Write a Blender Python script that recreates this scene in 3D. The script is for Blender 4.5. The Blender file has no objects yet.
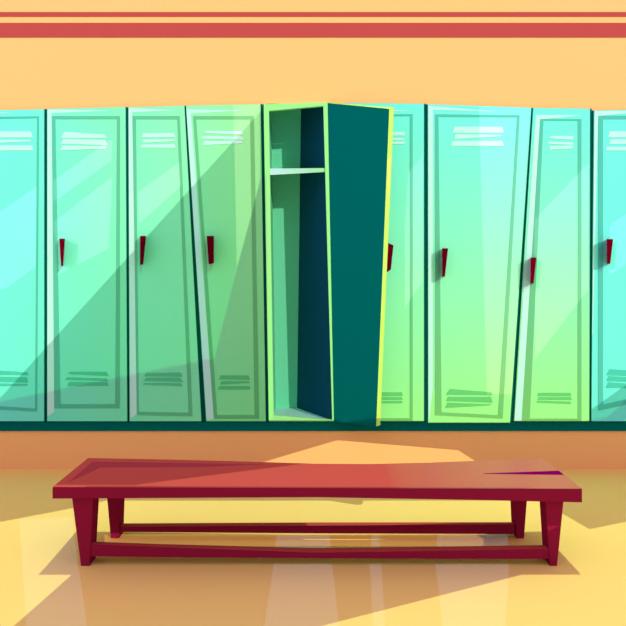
import bpy, bmesh, math
from mathutils import Vector

SC = bpy.context.scene
COL = SC.collection
F = 770.4            # focal length in pixels of the 626 x 626 frame
EYE = 1.35           # eye height
DIST = 5.0           # camera to locker wall
HX, HY = 313.0, 261.0


# ------------------------------------------------------------------ measuring
def W(px, py, y=0.0):
    """survey a point on an upright plane at depth y (metres)"""
    k = (DIST + y) / F
    return Vector(((px - HX) * k, y, EYE - (py - HY) * k))


def G(px, py, z=0.0):
    """survey a point on a level plane at height z"""
    d = F * (EYE - z) / (py - HY)
    return Vector(((px - HX) * d / F, d - DIST, z))


# ------------------------------------------------------------------ materials
def lin(c):
    out = []
    for v in c:
        v /= 255.0
        out.append(v / 12.92 if v <= 0.04045 else ((v + 0.055) / 1.055) ** 2.4)
    return out


def mat(name, rgb, rough=0.6, spec=0.0, gain=0.95, vary=0.0):
    m = bpy.data.materials.new(name)
    m.use_nodes = True
    nt = m.node_tree
    b = nt.nodes['Principled BSDF']
    c = [v * gain for v in lin(rgb)] + [1]
    b.inputs['Base Color'].default_value = c
    b.inputs['Roughness'].default_value = rough
    b.inputs['Specular IOR Level'].default_value = spec
    if vary:
        n = nt.nodes.new('ShaderNodeTexNoise')
        n.inputs['Scale'].default_value = 1.7
        t = nt.nodes.new('ShaderNodeTexCoord')
        nt.links.new(t.outputs['Object'], n.inputs['Vector'])
        mx = nt.nodes.new('ShaderNodeMix')
        mx.data_type = 'RGBA'
        mx.inputs[6].default_value = c
        mx.inputs[7].default_value = [v * (1 - vary) for v in c[:3]] + [1]
        nt.links.new(n.outputs['Fac'], mx.inputs[0])
        nt.links.new(mx.outputs[2], b.inputs['Base Color'])
    return m


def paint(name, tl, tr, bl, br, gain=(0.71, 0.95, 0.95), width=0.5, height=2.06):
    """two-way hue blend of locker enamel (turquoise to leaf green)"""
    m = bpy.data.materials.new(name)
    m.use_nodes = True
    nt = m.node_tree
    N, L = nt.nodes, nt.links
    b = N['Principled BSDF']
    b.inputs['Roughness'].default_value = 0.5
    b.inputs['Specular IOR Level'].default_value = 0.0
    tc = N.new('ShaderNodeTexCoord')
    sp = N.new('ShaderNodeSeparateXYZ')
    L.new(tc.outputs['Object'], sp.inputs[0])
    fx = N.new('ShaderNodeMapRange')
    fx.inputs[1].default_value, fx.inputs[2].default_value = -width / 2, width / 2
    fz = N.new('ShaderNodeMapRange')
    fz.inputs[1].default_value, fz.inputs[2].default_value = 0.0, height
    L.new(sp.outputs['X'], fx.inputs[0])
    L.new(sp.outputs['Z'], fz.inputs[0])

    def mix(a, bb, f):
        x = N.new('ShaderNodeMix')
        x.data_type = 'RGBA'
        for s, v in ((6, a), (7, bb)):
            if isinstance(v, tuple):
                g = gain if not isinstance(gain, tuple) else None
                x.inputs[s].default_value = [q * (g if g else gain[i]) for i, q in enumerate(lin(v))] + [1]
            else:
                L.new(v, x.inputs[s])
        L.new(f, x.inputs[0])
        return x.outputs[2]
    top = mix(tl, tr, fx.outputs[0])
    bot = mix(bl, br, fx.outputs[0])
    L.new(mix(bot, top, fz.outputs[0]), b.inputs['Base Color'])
    return m


M_WALL = mat('wall_paint', (255, 203, 127), 0.8, vary=0.01)
M_STRIPE = mat('stripe_paint', (184, 81, 76), 0.7)
M_FLOOR = mat('floor_vinyl', (255, 221, 120), 0.7, vary=0.015)
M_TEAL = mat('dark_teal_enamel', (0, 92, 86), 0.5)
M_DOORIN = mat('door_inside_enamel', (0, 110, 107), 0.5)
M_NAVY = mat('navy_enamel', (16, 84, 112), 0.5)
M_PALE = mat('pale_mint_and_highlight', (184, 255, 238), 0.5)  # painted edge highlights and lit upper slats; also the locker floor's own colour
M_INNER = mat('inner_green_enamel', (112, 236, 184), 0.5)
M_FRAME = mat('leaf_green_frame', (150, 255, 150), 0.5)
M_LIME = mat('lime_door_edge', (196, 255, 112), 0.5)
M_HANDLE = mat('maroon_handle', (90, 0, 24), 0.45)
M_SEAT = mat('lit_brick_red_wood', (202, 86, 72), 0.5)  # stretcher tops, brighter red standing in for light from above
M_SEAT_TOP = mat('polished_lit_brick_red_wood', (202, 86, 72), 0.3)
M_GROOVE_SHADE = mat('groove_shade_wood', (178, 66, 74), 0.5)  # darker strip painting the shade of a seat recess
M_MAROON = mat('maroon_shade_wood', (143, 28, 63), 0.5)  # two-tone paint; the darker sides and legs also stand in for shade
M_SLASH = mat('purple_slash', (130, 0, 90), 0.5)
M_GOBO = mat('gobo', (235, 225, 215), 0.9)  # only on the unseen light-shaping boards


# ------------------------------------------------------------------ meshes
def obj(name, bm, m, parent=None, kind=None):
    bmesh.ops.recalc_face_normals(bm, faces=bm.faces[:])
    me = bpy.data.meshes.new(name)
    if parent is not None:
        off = Vector((0, 0, 0))
        p = parent
        while p is not None:
            off += p.location
            p = p.parent
        bmesh.ops.translate(bm, verts=bm.verts[:], vec=-off)
    bm.to_mesh(me)
    bm.free()
    for mm in (m if isinstance(m, (list, tuple)) else [m]):
        me.materials.append(mm)
    o = bpy.data.objects.new(name, me)
    COL.objects.link(o)
    o.parent = parent
    if kind:
        o['kind'] = kind
    return o


def empty(name, loc, label, cat, group=None):
    o = bpy.data.objects.new(name, None)
    o.empty_display_size = 0.1
    o.location = loc
    COL.objects.link(o)
    o['label'], o['category'] = label, cat
    if group:
        o['group'] = group
    return o


def loft(bm, a, b, mi=0):
    """closed solid between two matching outlines"""
    n = len(a)
    va = [bm.verts.new(v) for v in a]
    vb = [bm.verts.new(v) for v in b]
    fs = [bm.faces.new(va), bm.faces.new(vb[::-1])]
    for i in range(n):
        j = (i + 1) % n
        fs.append(bm.faces.new((va[j], va[i], vb[i], vb[j])))
    for f in fs:
        f.material_index = mi
    return fs


def slab(bm, pts, y0, y1):
    """pixel outline surveyed at depth y0, extruded straight back to y1"""
    a = [W(x, y, y0) for x, y in pts]
    loft(bm, a, [Vector((v.x, y1, v.z)) for v in a])


def ring(bm, outer, inner, y0, y1):
    n = len(outer)
    cols = []
    for p, y in ((outer, y0), (inner, y0), (inner, y1), (outer, y1)):
        vs = []
        for q in p:
            v = W(q[0], q[1], y0)
            vs.append(bm.verts.new((v.x, y, v.z)))
        cols.append(vs)
    for k in range(4):
        A, B = cols[k], cols[(k + 1) % 4]
        for i in range(n):
            j = (i + 1) % n
            bm.faces.new((A[i], A[j], B[j], B[i]))


def box(bm, x0, x1, y0, y1, z0, z1, mi=0):
    a = [Vector(p) for p in ((x0, y0, z0), (x1, y0, z0), (x1, y0, z1), (x0, y0, z1))]
    return loft(bm, a, [Vector((v.x, y1, v.z)) for v in a], mi)


def new():
    return bmesh.new()


# ------------------------------------------------------------------ the room
bm = new()
box(bm, -3.4, 3.4, -4.6, 0.6, -0.05, 0.0)
obj('floor', bm, M_FLOOR, kind='structure')

Z_LEDGE = W(0, 430.8).z
Z_HEAD = W(0, 113.5).z
TOP = 3.1
bm = new()
box(bm, -3.4, 3.4, 0.0, 0.6, 0.0, Z_LEDGE)                # low ledge the lockers stand on
obj('wall_lower', bm, M_WALL, kind='structure')
bm = new()
za, zb = Z_HEAD, W(0, 103.6).z
xa, xb = W(266, 0).x, W(330, 0).x
a = [Vector((x, 0, z)) for x, z in ((-3.4, za), (xa, za), (xa, zb), (xb, zb), (xb, za), (3.4, za), (3.4, TOP), (-3.4, TOP))]
loft(bm, a, [Vector((v.x, 0.03, v.z)) for v in a])         # wall above the lockers
obj('wall_upper', bm, M_WALL, kind='structure')
bm = new()
box(bm, -3.4, 3.4, 0.52, 0.6, Z_LEDGE, TOP)               # back of the locker niche
box(bm, -3.4, 3.4, 0.03, 0.52, TOP - 0.05, TOP)           # closing board over the niche
for a, b in ((-3.4, -2.29), (2.345, 3.4)):
    box(bm, a, b, 0.0, 0.52, Z_LEDGE, Z_HEAD)
obj('wall_back', bm, M_WALL, kind='structure')
for i, (p0, p1) in enumerate(((12.2, 16.8), (23.0, 37.6))):
    bm = new()
    box(bm, -3.4, 3.4, -0.004, 0.0, W(0, p1).z, W(0, p0).z)
    obj('trim_%d' % (i + 1), bm, M_STRIPE, kind='structure')

# ------------------------------------------------------------------ lockers
YB = -0.020          # front of the dark bodies
YD = -0.032          # front of the doors
GROUP = 'tall lockers along the wall'
BOT = 421.2


def closed_locker(name, label, quad, body, pt, mo, mi, vt, vb, highlights, handle):
    xl = (quad[0][0] + quad[3][0]) / 2
    xr = (quad[1][0] + quad[2][0]) / 2
    base = W((xl + xr) / 2, BOT, 0.0)
    t = empty(name, base, label, 'locker', GROUP)
    wid = (xr - xl) * DIST / F
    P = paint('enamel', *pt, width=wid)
    PM = paint('groove_shade_enamel', *pt, gain=(0.38, 0.57, 0.55), width=wid)  # darker copy of the enamel, painting the shade in the panel groove
    PV = paint('vent_shade_enamel', *pt, gain=(0.31, 0.63, 0.56), width=wid)  # enamel darkened to paint shade on the lower slats
    # carcass: front flange and the box behind it
    bm = new()
    body = [(x + (0.2, -0.2, -0.2, 0.2)[i], min(y, BOT)) for i, (x, y) in enumerate(body)]
    slab(bm, body, YB, -0.001)
    a = [W(x, max(y, 115.5), YB) for x, y in body]
    m = sum(a, Vector()) / len(a)
    f = [Vector((m.x + (v.x - m.x) * 0.985, -0.001, v.z)) for v in a]
    loft(bm, f, [Vector((v.x, 0.46, v.z)) for v in f])
    obj('body', bm, M_TEAL, t)
    bm = new()
    slab(bm, quad, YD, YB)
    d = obj('door', bm, P, t)
    bm = new()
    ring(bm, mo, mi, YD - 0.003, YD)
    obj('panel_groove_shade', bm, PM, d)
    for nm, vs, m_ in (('upper_vent', vt, M_PALE), ('lower_vent', vb, PV)):  # caught light above and shade below are put into the slat colours
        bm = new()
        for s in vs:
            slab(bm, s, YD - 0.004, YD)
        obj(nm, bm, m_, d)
    if highlights:
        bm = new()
        for s in highlights:
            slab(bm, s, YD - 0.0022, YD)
        o = obj('edge_strip', bm, M_PALE, d)  # bevel highlight painted as a pale strip
        o['label'] = 'painted pale highlight on the door edge'
    if handle:
        bm = new()
        yh = YD - 0.09
        a = [W(x, y, yh) for x, y in handle]
        m = sum(a, Vector()) / len(a)
        b = [W(x, y, YD) for x, y in handle]
        m = sum(b, Vector()) / len(b)
        b = [Vector((m.x + (v.x - m.x) * 0.85, YD, m.z + (v.z - m.z) * 0.97)) for v in b]
        loft(bm, a, b)
        o = obj('handle', bm, M_HANDLE, d)
        o['label'] = 'maroon wedge handle'
    return t


CY = (127, 255, 234)
closed_locker(
    'locker', 'leftmost turquoise locker, cut off by the left edge, no handle in view',
    [(-36, 111), (43.8, 109.2), (43.8, BOT), (-36, BOT)],
    [(-39, 111), (45.5, 109.2), (45.5, BOT), (-39, BOT)],
    [CY, (130, 255, 228), CY, (127, 255, 218)],
    [(-26, 117), (39.0, 116.2), (37, 411.6), (-26, 408)],
    [(-21, 119.2), (37, 118), (35, 408.6), (-21, 405)],
    [[(-16, 131.2), (30.6, 131.4), (33, 137.4), (-18, 137.4)],
     [(-15, 139.7), (30.6, 139.7), (30.8, 141.3), (-17, 143.5)],
     [(-16, 145.4), (32, 145.5), (33.2, 150.4), (-18, 150.4)]],
    [[(-15, 369.8), (0, 370.7), (27.3, 372.4), (27.8, 375), (-18, 374.6)],
     [(-16, 376.5), (26.5, 377.4), (28, 382.4), (-18, 381.6)],
     [(-15, 383.2), (27, 384), (27.5, 385.5), (-18, 386.5)]],
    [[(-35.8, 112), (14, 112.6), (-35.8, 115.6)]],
    [(-22, 238), (-16, 238), (-18, 266), (-21, 266)])
closed_locker(
    'locker', 'upright turquoise-green locker, second from the left, with a thin maroon handle',
    [(47.2, 109.1), (125.3, 106.9), (127.0, BOT), (47.2, BOT)],
    [(45.5, 109.1), (126.7, 106.9), (128.4, BOT), (45.5, BOT)],
    [(134, 255, 222), (150, 255, 196), (130, 255, 214), (136, 255, 196)],
    [(52, 116), (120, 116), (119.6, 408.3), (54.4, 408.3)],
    [(55.3, 119), (117, 119), (115.2, 404.3), (60.3, 404.3)],
    [[(64.2, 131.8), (104, 134.5), (107.4, 137.9), (61, 137.9)],
     [(63.3, 139.2), (105.1, 139.7), (107.8, 145.3), (60.8, 143.7)],
     [(62.2, 145.5), (106.9, 146.4), (105.6, 148.6), (60, 150.4)]],
    [[(70.5, 371.8), (106.3, 372), (108.5, 375.9), (67.6, 373.8)],
     [(66.7, 377.4), (106.3, 378.5), (107.6, 381.0), (65.2, 379.6)],
     [(68.9, 382.0), (106.9, 382.2), (108.5, 385.6), (67.1, 385.9)]],
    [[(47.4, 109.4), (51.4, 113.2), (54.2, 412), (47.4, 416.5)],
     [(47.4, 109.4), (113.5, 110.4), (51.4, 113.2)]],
    [(59.3, 238.6), (64.9, 238.6), (63.1, 266), (61.1, 266)])
closed_locker(
    'locker', 'mint green locker third from the left, its right side leaning outwards at the foot',
    [(128.4, 107.3), (184.2, 105.7), (201.2, BOT), (129.7, BOT)],
    [(126.7, 107.3), (185.1, 105.7), (203.8, BOT), (128.4, BOT)],
    [(146, 255, 202), (160, 255, 190), (138, 255, 196), (146, 255, 188)],
    [(132.4, 115.9), (179.8, 115.9), (192.4, 416.3), (136.8, 415.1)],
    [(135.9, 119.2), (177.3, 119.2), (188.6, 412.8), (138.6, 412)],
    [[(143.5, 133.1), (173.9, 133.1), (175.6, 137.4), (141.1, 137.4)],
     [(142.8, 139.4), (173.2, 139.4), (176.3, 141), (142.8, 142.7)],
     [(142, 144.6), (174.6, 144.2), (175.6, 148), (140.4, 147.5)]],
    [[(146.4, 373.1), (180.4, 372.7), (182.3, 376.7), (144, 376.2)],
     [(145.9, 377.9), (179.9, 377.9), (182.8, 381.8), (143.5, 381)],
     [(144, 383.2), (180.4, 383.2), (182.3, 386.1), (142.8, 384.6)]],
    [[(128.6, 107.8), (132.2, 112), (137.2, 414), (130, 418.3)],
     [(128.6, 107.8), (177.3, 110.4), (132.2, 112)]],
    [(140.1, 235.9), (146.1, 235.9), (143.2, 264.4), (140.1, 265.1)])
closed_locker(
    'locker', 'green locker left of the open one, its left side slanting, with dull maroon handle',
    [(186.0, 105.6), (260.4, 104.0), (265.7, BOT), (206.3, BOT)],
    [(185.1, 105.6), (262.2, 104.0), (267.2, BOT), (203.8, BOT)],
    [(160, 255, 186), (171, 255, 160), (146, 255, 176), (150, 255, 164)],
    [(193, 115.9), (253.7, 115.9), (259, 418.7), (214, 418.7)],
    [(196.2, 119.2), (250.1, 119.2), (254.7, 415.2), (217, 415.2)],
    [[(205.8, 130.7), (242.2, 131.2), (244.1, 134.6), (203.4, 133.1)],
     [(201.5, 136), (242.7, 136.7), (243.7, 139.8), (200.5, 138.6)],
     [(204.4, 140.8), (241.7, 140.8), (242.9, 143.2), (202.7, 145.1)]],
    [[(220.6, 375.5), (248.2, 375.5), (250.1, 379.8), (219, 379.4)],
     [(221, 381.5), (248.2, 381.5), (250.1, 382.7), (220.2, 384.6)],
     [(219.4, 386.3), (249.4, 386.3), (250.1, 389.4), (217.8, 389.4)]],
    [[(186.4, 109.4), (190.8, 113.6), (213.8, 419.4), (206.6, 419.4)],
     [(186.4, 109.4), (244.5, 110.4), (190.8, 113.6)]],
    [(206.7, 235.9), (213.9, 235.9), (213.9, 263.2), (208.7, 264.4)])
closed_locker(
    'locker', 'locker half hidden behind the swung open door, turquoise above and leaf green below',
    [(336, 103.0), (423.9, 103.7), (423.9, BOT), (336, BOT)],
    [(334.4, 102.9), (425.9, 103.7), (425.9, BOT), (334.4, BOT)],
    [CY, (127, 255, 232), (170, 255, 150), (174, 255, 146)],
    [(342, 114), (412.8, 114), (412.8, 420.6), (342, 420.6)],
    [(345, 116), (410, 116), (410, 418.2), (345, 418.2)],
    [[(352, 132), (404.3, 132), (405, 135.6), (350, 135.6)],
     [(352, 138), (404.6, 138), (404.4, 140.3), (350, 140.3)],
     [(352, 141.5), (404.4, 141.5), (404.4, 144), (350, 144)]],
    [[(350, 392.3), (402, 392.3), (403, 396), (348, 396)],
     [(350, 397.2), (401.8, 397.2), (403, 399.7), (348, 399.7)],
     [(350, 401), (402.6, 401), (402, 403.2), (348, 403.2)]],
    [[(336.3, 109), (414, 110.6), (337, 113)],
     [(336.3, 109), (340, 113), (341, 418), (336.3, 418)]],
    None)
closed_locker(
    'locker', 'widest closed locker, right of the open door, turquoise fading to leaf green',
    [(427.9, 104.2), (531.4, 107.7), (510.0, 422.8), (428.2, 422.8)],
    [(425.9, 104.2), (532.5, 107.7), (512.2, 423.0), (425.9, 423.0)],
    [CY, (130, 255, 234), (174, 255, 146), (178, 255, 146)],
    [(435.1, 114.2), (519.7, 115.2), (502.7, 418.7), (435.1, 415.2)],
    [(438.5, 116.8), (517.3, 117.2), (498.2, 415.2), (441.6, 412.3)],
    [[(454.8, 126.7), (502.2, 126.7), (503.9, 132.7), (452.4, 132.7)],
     [(455.5, 134.3), (499.8, 134.8), (502.7, 136.2), (454.3, 138.9)],
     [(452.4, 141), (502.2, 140.8), (504.1, 145.8), (450.9, 145.8)]],
    [[(450.2, 389), (491.4, 392.3), (492.6, 395.2), (446.1, 394.7)],
     [(448.3, 396.9), (491, 396.9), (492.9, 402.6), (446.1, 400.9)],
     [(447.8, 402.8), (491.4, 404.3), (490.2, 405.2), (445.2, 407.9)]],
    [[(428.4, 105.8), (433, 109.6), (433, 387.5), (429, 420), (428.4, 420)],
     [(428.4, 105.8), (497.5, 111.6), (433, 109.6)]],
    [(442.1, 248.3), (448.1, 248.3), (444.9, 276.6), (442.1, 276.9)])
closed_locker(
    'locker', 'second locker from the right, turquoise to green, leaning left at the foot',
    [(533.4, 108.0), (590.0, 108.7), (589.2, BOT), (514.2, BOT)],
    [(532.5, 108.0), (592.0, 108.7), (590.4, BOT), (512.2, BOT)],
    [CY, CY, (176, 255, 146), (174, 255, 146)],
    [(540.3, 119), (581.5, 119), (581.5, 420.6), (521.7, 420.6)],
    [(543.5, 120.7), (578, 120.7), (577.9, 418.6), (529.8, 418.6)],
    [[(551.9, 135.9), (572.9, 136.1), (573.7, 139.7), (548.7, 138.3)],
     [(548.3, 141.7), (572.5, 142.3), (573.7, 145), (547.9, 143.5)],
     [(549.9, 146), (572.5, 145.6), (572.9, 148.4), (549.1, 149.8)]],
    [[(538.8, 392.8), (570.5, 392.8), (571.5, 396), (537.8, 396)],
     [(538.8, 397.2), (570.9, 397), (571.9, 399.8), (537.4, 399.8)],
     [(537.2, 400.9), (570.5, 401.7), (571.3, 403.9), (536.6, 402.5)]],
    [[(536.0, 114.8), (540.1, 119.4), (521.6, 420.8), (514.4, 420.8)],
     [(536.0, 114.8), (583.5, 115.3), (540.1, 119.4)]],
    [(530.6, 257.5), (536.4, 257.5), (533.6, 283.5), (530.6, 283.9)])
closed_locker(
    'locker', 'rightmost plain turquoise locker, cut off by the right edge, with maroon handle',
    [(594.2, 110.6), (672, 109.0), (672, BOT), (591.6, BOT)],
    [(592.0, 110.6), (674, 109.0), (674, BOT), (590.4, BOT)],
    [CY, CY, CY, CY],
    [(598.2, 115.8), (662, 115.2), (662, 397), (598.2, 410.6)],
    [(603.1, 119.2), (658, 119), (658, 392), (603.1, 404.6)],
    [[(609.7, 131.3), (650, 131.3), (652, 137.3), (607.7, 137.3)],
     [(610.5, 139.4), (650, 139.4), (652, 144), (609, 144)],
     [(606.6, 146.8), (650, 146.8), (652, 150.4), (606, 150.4)]],
    [[(609.7, 369.3), (652, 371.6), (654, 377), (606.7, 375)],
     [(608.7, 376.3), (652, 378), (654, 382.6), (606.8, 381)],
     [(608.4, 382.3), (652, 385.2), (654, 388), (606, 387.8)]],
    [[(594.6, 111.2), (598.2, 116), (592.6, 335), (592.2, 335)],
     [(594.6, 111.2), (650, 111), (598.2, 116)]],
    [(606.7, 239), (613.1, 239), (610.3, 263.7), (606.9, 264.1)])

# ---- the open locker
t = empty('locker', W(300, BOT), 'open leaf green locker with its door swung wide to the right, empty inside', 'locker', GROUP)
YF = YD
fo = [(263.7, 104.2), (327.6, 102.5), (334.0, BOT), (268.8, BOT)]
fi = [(268.9, 110.8), (323.3, 105.9), (332.2, 420.2), (273.7, 415.4)]
bm = new()
ring(bm, fo, fi, YF, -0.001)
obj('face_frame', bm, M_FRAME, t)
fl = W(262.2, 104.2, YB)
bm = new()
slab(bm, [(262.5, 104.2), (263.6, 104.2), (268.7, BOT), (267.5, BOT)], YB, -0.001)
slab(bm, [(327.8, 102.6), (334.0, 102.9), (334.1, BOT), (333.9, BOT)], YB, -0.001)
DEPTH = 0.43
# inner corners: front at y = 0, back narrower because the right panel slants inwards
f = [W(x, y, 0.0) for x, y in ((267.9, 108.6), (325.6, 108.6), (332.4, 420.6), (272.6, 420.6))]
zf = f[2].z
kb = (DIST + DEPTH) / F
xb0 = f[3].x - 0.002
xb1t, xb1b = (301 - HX) * kb, (297 - HX) * kb
ZR = W(300, 106.0, DEPTH).z             # the roof of the compartment rises to the back
f[0], f[1] = W(267.9, 114.2, 0.031), W(325.6, 114.2, 0.031)
f[0].z = f[1].z = ZR
bl = [Vector((f[0].x, DEPTH, ZR)), Vector((xb1t, DEPTH, ZR)), Vector((xb1b, DEPTH, zf)), Vector((f[3].x, DEPTH, zf))]
TH = 0.012


def sheet(bm, q, n, th=TH):
    n = Vector(n).normalized() * th
    loft(bm, q, [v + n for v in q])


sheet(bm, [bl[0], bl[1], bl[2], bl[3]], (0, 1, 0))                 # back
sheet(bm, [f[0], bl[0], bl[3], f[3]], (-1, 0, 0))                  # left
sheet(bm, [f[0], bl[0], bl[1], f[1]], (0, 0, 1))                   # top
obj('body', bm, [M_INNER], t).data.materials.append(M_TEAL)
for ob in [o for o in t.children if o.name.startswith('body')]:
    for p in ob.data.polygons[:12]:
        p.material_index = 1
bm = new()
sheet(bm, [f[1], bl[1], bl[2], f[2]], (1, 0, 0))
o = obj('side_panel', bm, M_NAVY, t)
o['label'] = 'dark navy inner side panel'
bm = new()
sheet(bm, [Vector((f[3].x, 0, zf)), Vector((f[3].x, DEPTH, zf)), Vector((bl[2].x, DEPTH, zf)), Vector((f[2].x, 0, zf))], (0, 0, -1), 0.0025)
o = obj('bottom_panel', bm, M_PALE, t)
o['label'] = 'pale mint locker floor'
# shelf, front edge tapering to the right
bm = new()
a = [W(269.8, 175.0, -0.02), W(324.9, 172.0, -0.02), W(324.8, 168.0, -0.02), W(269.7, 168.6, -0.02)]
zt = a[3].z
zk0, zk1 = W(0, 172.6, DEPTH).z, W(0, 168.4, DEPTH).z       # the shelf rises a little to the back
b = [Vector((f[0].x + 0.001, DEPTH, zk0)), Vector((xb1t - 0.001, DEPTH, zk0)),
     Vector((xb1t - 0.001, DEPTH, zk1)), Vector((f[0].x + 0.001, DEPTH, zk1))]
loft(bm, a, b)
o = obj('shelf', bm, paint('shelf_enamel', (215, 255, 245), (165, 255, 165), (110, 255, 225), (160, 255, 165), width=0.36, height=1.7), t)
o['label'] = 'pale mint shelf'
# the door, hinged on the right jamb and swung past the next locker
YO = -0.25
hy = YF - 0.004
h0, h1 = W(328.0, 103.0, hy), W(334.2, 421.6, hy)
e0 = W(389.3, 109.0, YO)
nn = (e0 - h0).cross(h1 - h0)
eye = Vector((0, -DIST, EYE))
ray = W(376.2, 426.2, YO) - eye
e1 = eye + ray * ((h0 - eye).dot(nn) / ray.dot(nn))      # keeps the door leaf flat
n = (e0 - h0).cross(h1 - h0).normalized()
if n.y < 0:
    n = -n                       # away from the camera
n = Vector((0.42, 0.9, 0)).normalized() * 0.024
inner = [h0, e0, e1, h1]
outer = [v + n for v in inner]
outer[0] = h0 + Vector((0.012, 0.002, 0))
outer[3] = h1 + Vector((0.012, 0.002, 0))
bm = new()
loft(bm, inner, outer)
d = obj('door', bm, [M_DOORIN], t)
d['label'] = 'open door showing its dark teal inside face'
# lime rim round the free edge and the head of the door
r0, r1 = W(393.4, 107.4, e0.y + 0.006), W(379.6, 425.4, e1.y + 0.006)
bm = new()
dv = (e0 - h0).normalized()
up = Vector((0, 0, 1))
loft(bm, [e0 + up * 0.001, r0, r1, e1], [v + Vector((0.006, 0.02, 0)) for v in (e0, r0, r1, e1)])
loft(bm, [h0, h0 + up * 0.005, r0, e0 + up * 0.001],
     [v + Vector((0.006, 0.016, 0)) for v in (h0, h0 + up * 0.005, r0, e0 + up * 0.001)])
o = obj('edge_strip', bm, M_LIME, d)
o['label'] = 'lime green door edge'
bm = new()
yh = (e0.y + e1.y) / 2 + 0.05
a = [W(384, 241.0, yh), W(388, 242.8, yh), W(393.5, 245.3, yh), W(390.9, 269.7, yh), W(387.2, 272.2, yh), W(383, 273, yh)]
loft(bm, a, [v + Vector((-0.012, -0.028, 0)) for v in a])
o = obj('handle', bm, M_HANDLE, d)
o['label'] = 'maroon wedge handle peeking past the open door'

# ---- long dark plinth under the row
bm = new()
ZB = W(0, BOT).z
box(bm, -2.285, 2.34, -0.012, 0.5, Z_LEDGE + 0.0005, ZB - 0.0012)
bm.verts.ensure_lookup_table()
o = obj('locker_plinth', bm, mat('plinth_enamel', (0, 112, 106), 0.5))
o['label'] = 'long dark teal plinth running under the whole row of lockers'
o['category'] = 'plinth'

# ------------------------------------------------------------------ bench
YFR = G(313, 566, 0).y                   # front face depth
SEAT_Z = 0.345
base = Vector((0, YFR + 0.26, 0))
bench = empty('bench', base, 'long low red wooden bench with maroon legs standing before the lockers', 'bench')
YS = YFR - 0.02                          # seat front
YBK = G(313, 459, SEAT_Z).y


def lerp(tab, x):
    for (x0, v0), (x1, v1) in zip(tab, tab[1:]):
        if x <= x1:
            return v0 + (v1 - v0) * (x - x0) / (x1 - x0)
    return tab[-1][1]


# the plank is polished smooth towards its right end
nt = M_SEAT_TOP.node_tree
tc = nt.nodes.new('ShaderNodeTexCoord')
sp = nt.nodes.new('ShaderNodeSeparateXYZ')
mr = nt.nodes.new('ShaderNodeMapRange')
mr.inputs[1].default_value, mr.inputs[2].default_value = 0.35, 0.95
mr.inputs[3].default_value, mr.inputs[4].default_value = 0.0, 0.17
nt.links.new(tc.outputs['Object'], sp.inputs[0])
nt.links.new(sp.outputs['X'], mr.inputs[0])
nt.links.new(mr.outputs[0], nt.nodes['Principled BSDF'].inputs['Specular IOR Level'])
# seat: outline of the plank with its hand-cut sway
NS = 24
bm = new()
ft, fb, bt, bb = [], [], [], []
for i in range(NS + 1):
    u = i / NS
    x = 52.5 + (582 - 52.5) * u
    ft.append(W(x, lerp([(0, 487.0), (.5, 488.0), (1, 488.7)], u), YS))
    fb.append(W(x, lerp([(0, 498.6), (.5, 497.2), (.8, 500), (1, 502.4)], u), YS))
    xk = 88 + (543 - 88) * u
    yk = lerp([(0, 458.0), (.15, 459.2), (.33, 461.3), (.5, 463.7), (.62, 464.0), (.75, 462.6), (.9, 460), (1, 458.3)], u)
    # the back edge rests level with the front; the sway is in its plan
    v = G(xk, yk, ft[-1].z)
    bt.append(v)
    bb.append(Vector((v.x, v.y, v.z - 0.045)))
rows = [[bm.verts.new(v) for v in r] for r in (ft, bt, bb, fb)]
for k in range(4):
    A, B = rows[k], rows[(k + 1) % 4]
    for i in range(NS):
        fc = bm.faces.new((A[i], A[i + 1], B[i + 1], B[i]))
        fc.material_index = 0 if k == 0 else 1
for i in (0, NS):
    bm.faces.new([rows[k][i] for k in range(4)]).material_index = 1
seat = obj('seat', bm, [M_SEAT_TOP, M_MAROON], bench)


def seatmark(name, pts, m, label):
    bm = new()
    a = []
    for x, y in pts:
        v = G(x, y, SEAT_Z)
        z = lerp([(52, W(52, 487, YS).z), (313, W(313, 488, YS).z), (583, W(582, 488.7, YS).z)], x)
        v = G(x, y, z)
        a.append(Vector((v.x, v.y, z + 0.0012)))
    loft(bm, a, [v - Vector((0, 0, 0.004)) for v in a])
    o = obj(name, bm, m, seat)
    o['label'] = label
    return o


seatmark('groove_shade', [(68.7, 482), (92.7, 461.8), (180, 463.2), (262, 464.6), (200, 467.0), (100.6, 467.5)], M_GROOVE_SHADE,
         'painted shade along the back corner')
seatmark('slash', [(483.5, 473.6), (558.9, 470.9), (563.8, 474.7), (520, 474.2)], M_SLASH, 'purple slash on the plank')  # thin flat purple slash laid into the seat top


def leg(front, back_shift):
    bm = new()
    a = [W(x, y, YL) for x, y in front]
    b = [Vector((v.x, YL + back_shift, v.z)) for v in a]
    loft(bm, a, b)
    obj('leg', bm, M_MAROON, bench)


YL = YFR
leg([(72, 498), (93, 498), (89.4, 566), (81, 566)], 0.1)
leg([(545.8, 501.6), (563.4, 502), (557, 566), (550, 566)], 0.1)
YL = YFR + 0.34
ZF = 766.4


def rearleg(front, back_shift):
    bm = new()
    a = [W(x, y, YL) for x, y in front]
    for v in a[2:]:
        v.z = 0.0
    for v in a[:2]:
        v.z = SEAT_Z - 0.045
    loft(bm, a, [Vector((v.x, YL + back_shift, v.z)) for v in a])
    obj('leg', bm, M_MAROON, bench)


rearleg([(105.2, 498), (121, 498), (119, 542), (110.8, 542)], 0.09)
rearleg([(514, 500), (528.7, 500), (524, 545), (516.5, 545)], 0.09)


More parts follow.
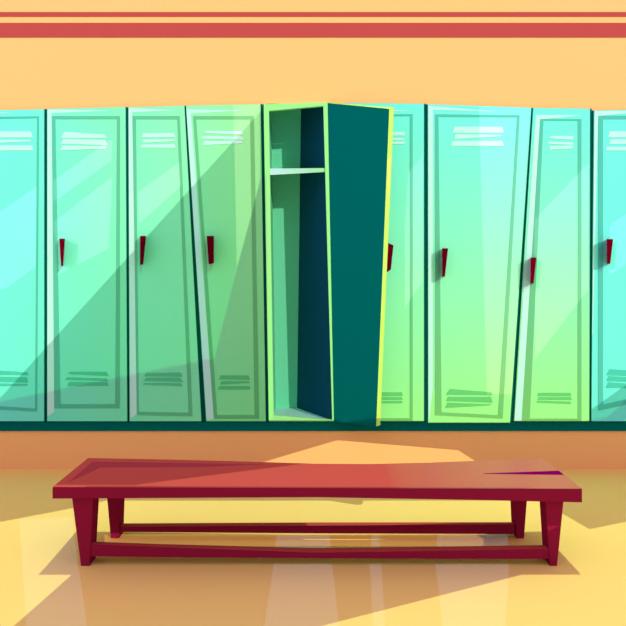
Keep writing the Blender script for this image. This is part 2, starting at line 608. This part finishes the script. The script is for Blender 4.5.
def rail(tops, mids, bots, y, depth):
    """stretcher whose upper face slopes; painted a lit red on top, as on the seat"""
    bm = new()
    n = len(mids)
    fm = [bm.verts.new(W(x, yy, y)) for x, yy in mids]
    fb_ = [bm.verts.new(W(x, yy, y)) for x, yy in bots]
    bt_ = [bm.verts.new(W(x, yy, y + depth)) for x, yy in tops]
    bb_ = [bm.verts.new(Vector((v.co.x, y + depth, w.co.z))) for v, w in zip(bt_, fb_)]
    R = (fm, bt_, bb_, fb_)
    for k in range(4):
        for i in range(n - 1):
            fc = bm.faces.new((R[k][i], R[k][i + 1], R[(k + 1) % 4][i + 1], R[(k + 1) % 4][i]))
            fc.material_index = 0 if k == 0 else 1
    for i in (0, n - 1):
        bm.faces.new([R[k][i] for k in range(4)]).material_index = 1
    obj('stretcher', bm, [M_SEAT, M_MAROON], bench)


rail([(92.5, 541.5), (160, 544.0), (313, 548.0), (430, 546.6), (547, 545.0)],
     [(90.6, 544.0), (160, 546.9), (313, 552.6), (430, 551.0), (548.4, 548.8)],
     [(90.3, 556.4), (160, 557.2), (313, 558.2), (430, 558.8), (549, 559.0)], YFR + 0.004, 0.06)
rail([(120.6, 523.4), (313, 522.4), (514.5, 522.2)],
     [(120.6, 526.8), (313, 525.6), (514.5, 524.2)],
     [(120.2, 532.0), (313, 533.4), (515, 534.2)], YL + 0.004, 0.05)

# ------------------------------------------------------------------ light
world = bpy.data.worlds.new('sky')
SC.world = world
world.use_nodes = True
bg = world.node_tree.nodes['Background']
bg.inputs['Color'].default_value = (0.74, 0.55, 0.86, 1)
bg.inputs['Strength'].default_value = 1.04


def sun(name, travel, strength, color=(1, 1, 1)):
    l = bpy.data.lights.new(name, 'SUN')
    l.energy = strength
    l.angle = 0.0
    l.color = color
    o = bpy.data.objects.new(name, l)
    o.rotation_euler = Vector(travel).to_track_quat('-Z', 'Y').to_euler()
    o.location = -Vector(travel).normalized() * 12
    COL.objects.link(o)
    return o


def sheet_with_holes(name, outer, holes, plane, thick, m):
    """added board out of view, cut to shape light; plane 'Y' upright at y, 'Z' level at z"""
    cu = bpy.data.curves.new(name, 'CURVE')
    cu.dimensions = '2D'
    cu.fill_mode = 'BOTH'
    cu.extrude = thick / 2
    for pts in [outer] + holes:
        s = cu.splines.new('POLY')
        s.points.add(len(pts) - 1)
        for p, q in zip(s.points, pts):
            p.co = (q[0], q[1], 0, 1)
        s.use_cyclic_u = True
    tmp = bpy.data.objects.new('tmp', cu)
    COL.objects.link(tmp)
    dg = bpy.context.evaluated_depsgraph_get()
    me = bpy.data.meshes.new_from_object(tmp.evaluated_get(dg))
    bpy.data.objects.remove(tmp)
    for v in me.vertices:
        x, y, z = v.co
        v.co = (x, plane[1] + z, y) if plane[0] == 'Y' else (x, y, plane[1] + z)
    me.name = name
    me.materials.clear()
    me.materials.append(m)
    o = bpy.data.objects.new(name, me)
    COL.objects.link(o)
    o['kind'] = 'structure'
    return o


def through(p, travel, plane):
    """where the light that lands on p crosses the slab"""
    t_ = Vector(travel)
    i = 1 if plane[0] == 'Y' else 2
    k = (plane[1] - p[i]) / t_[i]
    q = Vector(p) + t_ * k
    return (q.x, q.z) if plane[0] == 'Y' else (q.x, q.y)


def seen(pts, y, travel):
    return [through(W(px, py, y), travel, FRONT) for px, py in pts]


# sun from the right, cut to shape by an added unseen board
TB = (-0.62, 1.0, -0.45)
FRONT = ('Y', -14.0)
sun('sun_front', TB, 2.25, (1.0, 0.70, 0.655))
pp = seen([(-400, 640), (-60, 464), (0, 398.5), (262.6, 109.5), (267.0, 420.8), (336, 420.8), (338, 425), (376, 425), (378, 421.5),
           (427, 421.5), (427, 423), (511, 423), (513, 421.5), (590.4, 421.5), (590.4, 410), (626, 385), (720, 320)], YD, TB)
outer = [(pp[0][0], 0.0)] + pp + [(pp[-1][0] + 2.5, pp[-1][1]), (pp[-1][0] + 2.5, 0.0)]
holes = [seen([(262, 462), (338, 439.5), (459, 449.5), (485, 466), (485, 472), (262, 472)], 0.0, TB),
         [through(G(x, y), TB, FRONT) for x, y in ((104, 533.5), (484, 533.5), (484, 547), (104, 547))]]  # second hole brightens the floor strip under the bench
sheet_with_holes('gobo_right', outer, holes, FRONT, 0.02, M_GOBO)  # added unseen board, outlined to cast the locker shade

# added green fill lamp on the lockers, masked by an unseen board
TT = (-0.30, 1.0, -0.60)
sun('fill_green', TT, 0.68, (0.2, 1.0, 0.42))
pp = seen([(-60, 415), (0, 402.5), (205.5, 360.5), (214, 360), (236, 274), (262, 176), (266.5, 176), (268.5, 421.2), (273.5, 420), (269, 110.8), (323.2, 106), (332, 420.5), (336, 421.2), (338, 425),
           (376, 425), (378, 421.2), (427, 421.2), (427, 423), (511, 423), (513, 421.2), (590.4, 421.2), (607, 418), (640, 388)], YD, TT)
outer = [(pp[0][0], 0.0)] + pp + [(pp[-1][0], 0.0)]
sheet_with_holes('gobo_front', outer, [seen([(262, 462), (338, 439.5), (459, 449.5), (485, 466), (485, 472), (262, 472)], 0.0, TT)], FRONT, 0.02, M_GOBO)  # added unseen board, outlined to cast the darker locker tone

# added rosy lamp, masked to lay slanting sheen bands on the doors
TS = (0.65, 1.0, -0.40)
sun('sheen_lamp', TS, 2.1, (1.0, 0.32, 0.42))
beams = [
    [(-30, 232), (0, 211), (38.5, 183.5), (36.5, 267), (9, 288), (-30, 300)],
    [(51.8, 180.6), (113.4, 136.3), (112.5, 161), (53, 204)],
    [(53.7, 221), (113.4, 174), (109.6, 249), (57, 277)],
    [(136.8, 191.8), (181, 160), (182.8, 186), (138, 226)],
    [(232.6, 104.6), (260.3, 104), (261, 180), (254, 210), (236, 274)],
    [(404, 176), (423.8, 153), (423.8, 282), (404, 311)],
    [(478, 105.5), (531.2, 107.5), (513, 395), (486, 395)],
    [(534, 219), (589.8, 159.4), (589.2, 290), (534, 362)],
    [(609, 224), (640, 203), (640, 256), (608, 278)],
]
outer = [(-13.0, 0.0), (-6.45, 0.0), (-6.45, 9.6), (-13.0, 9.6)]
sheet_with_holes('gobo_left', outer, [seen(b, YD, TS) for b in beams], FRONT, 0.02, M_GOBO)  # added unseen board, holes shaped as the door sheen

# added blue lamp, masked to lay pale sheen strips on the floor
TD = (0.30, 1.0, -0.50)
sun('strip_lamp', TD, 3.1, (0.06, 0.17, 1.0))
slots = [[(18.5, 519), (72, 516), (88, 626), (87, 640), (26, 640)]]
for xa, xb, xc, xd in ((276, 330, 341, 262), (371.5, 379.5, 386, 374), (437, 508, 505, 444)):
    slots += [[(xa, 534.5), (xb, 534.5), (xb + 1, 549), (xa - 1, 549)],
              [(xa - 2, 563), (xb + 2, 563), (xc, 640), (xd, 640)]]
outer = [(-6.4, 0.0), (1.8, 0.0), (1.8, 9.0), (-0.5, 10.8), (-6.4, 10.8)]
sheet_with_holes('gobo_middle', outer, [[through(G(x, y), TD, FRONT) for x, y in b] for b in slots], FRONT, 0.02, M_GOBO)  # added unseen board, slots shaped as the floor strips

# high sun over the back wall, cut to shape by added overhead boards
TA = (-0.10, -0.2126, -1.0)
SHADE_PLANE = ('Z', 9.0)
sun('sun_high', TA, 1.78, (0.82, 1.0, 0.84))


def overhead(pts):
    return [through(p, TA, SHADE_PLANE) for p in pts]


seatshade = [(56, 487), (135, 487), (160, 483.5), (313, 463.7), (310, 461), (88, 458.5)]
pieces = [
    [G(x, y) for x, y in ((-200, 474), (180, 474), (180, 484), (100.6, 501.7), (72.8, 508), (0, 521.8), (-200, 560))],
    [G(x, y) for x, y in ((548, 474), (800, 474), (800, 490), (626, 521.5), (589.6, 528.9), (563.4, 513.9), (548, 504))],
    [G(x, y) for x, y in ((84, 573), (74, 573), (14, 626), (-40, 672), (150, 672), (320, 626), (527, 573))],
    [G(x, y, SEAT_Z) for x, y in seatshade],
]
bm = new()
for q in pieces:
    a = [Vector((x, y, 9.0)) for x, y in overhead(q)]
    loft(bm, a, [v + Vector((0, 0, 0.02)) for v in a])
obj('shade_boards', bm, M_GOBO, kind='structure')  # added unseen boards, shaped to cast the floor and seat shade

# ------------------------------------------------------------------ camera
cam = bpy.data.cameras.new('camera')
cam.sensor_width = 36
cam.lens = 36 * F / 626
cam.shift_y = (HY - 313) / 626
cam.clip_end = 200
co = bpy.data.objects.new('camera', cam)
co.location = (0, -DIST, EYE)
co.rotation_euler = (math.pi / 2, 0, 0)
COL.objects.link(co)
SC.camera = co
vs = SC.view_settings
vs.view_transform = 'Standard'
vs.look = 'None'
vs.exposure = 0
vs.gamma = 1
vs.use_curve_mapping = False
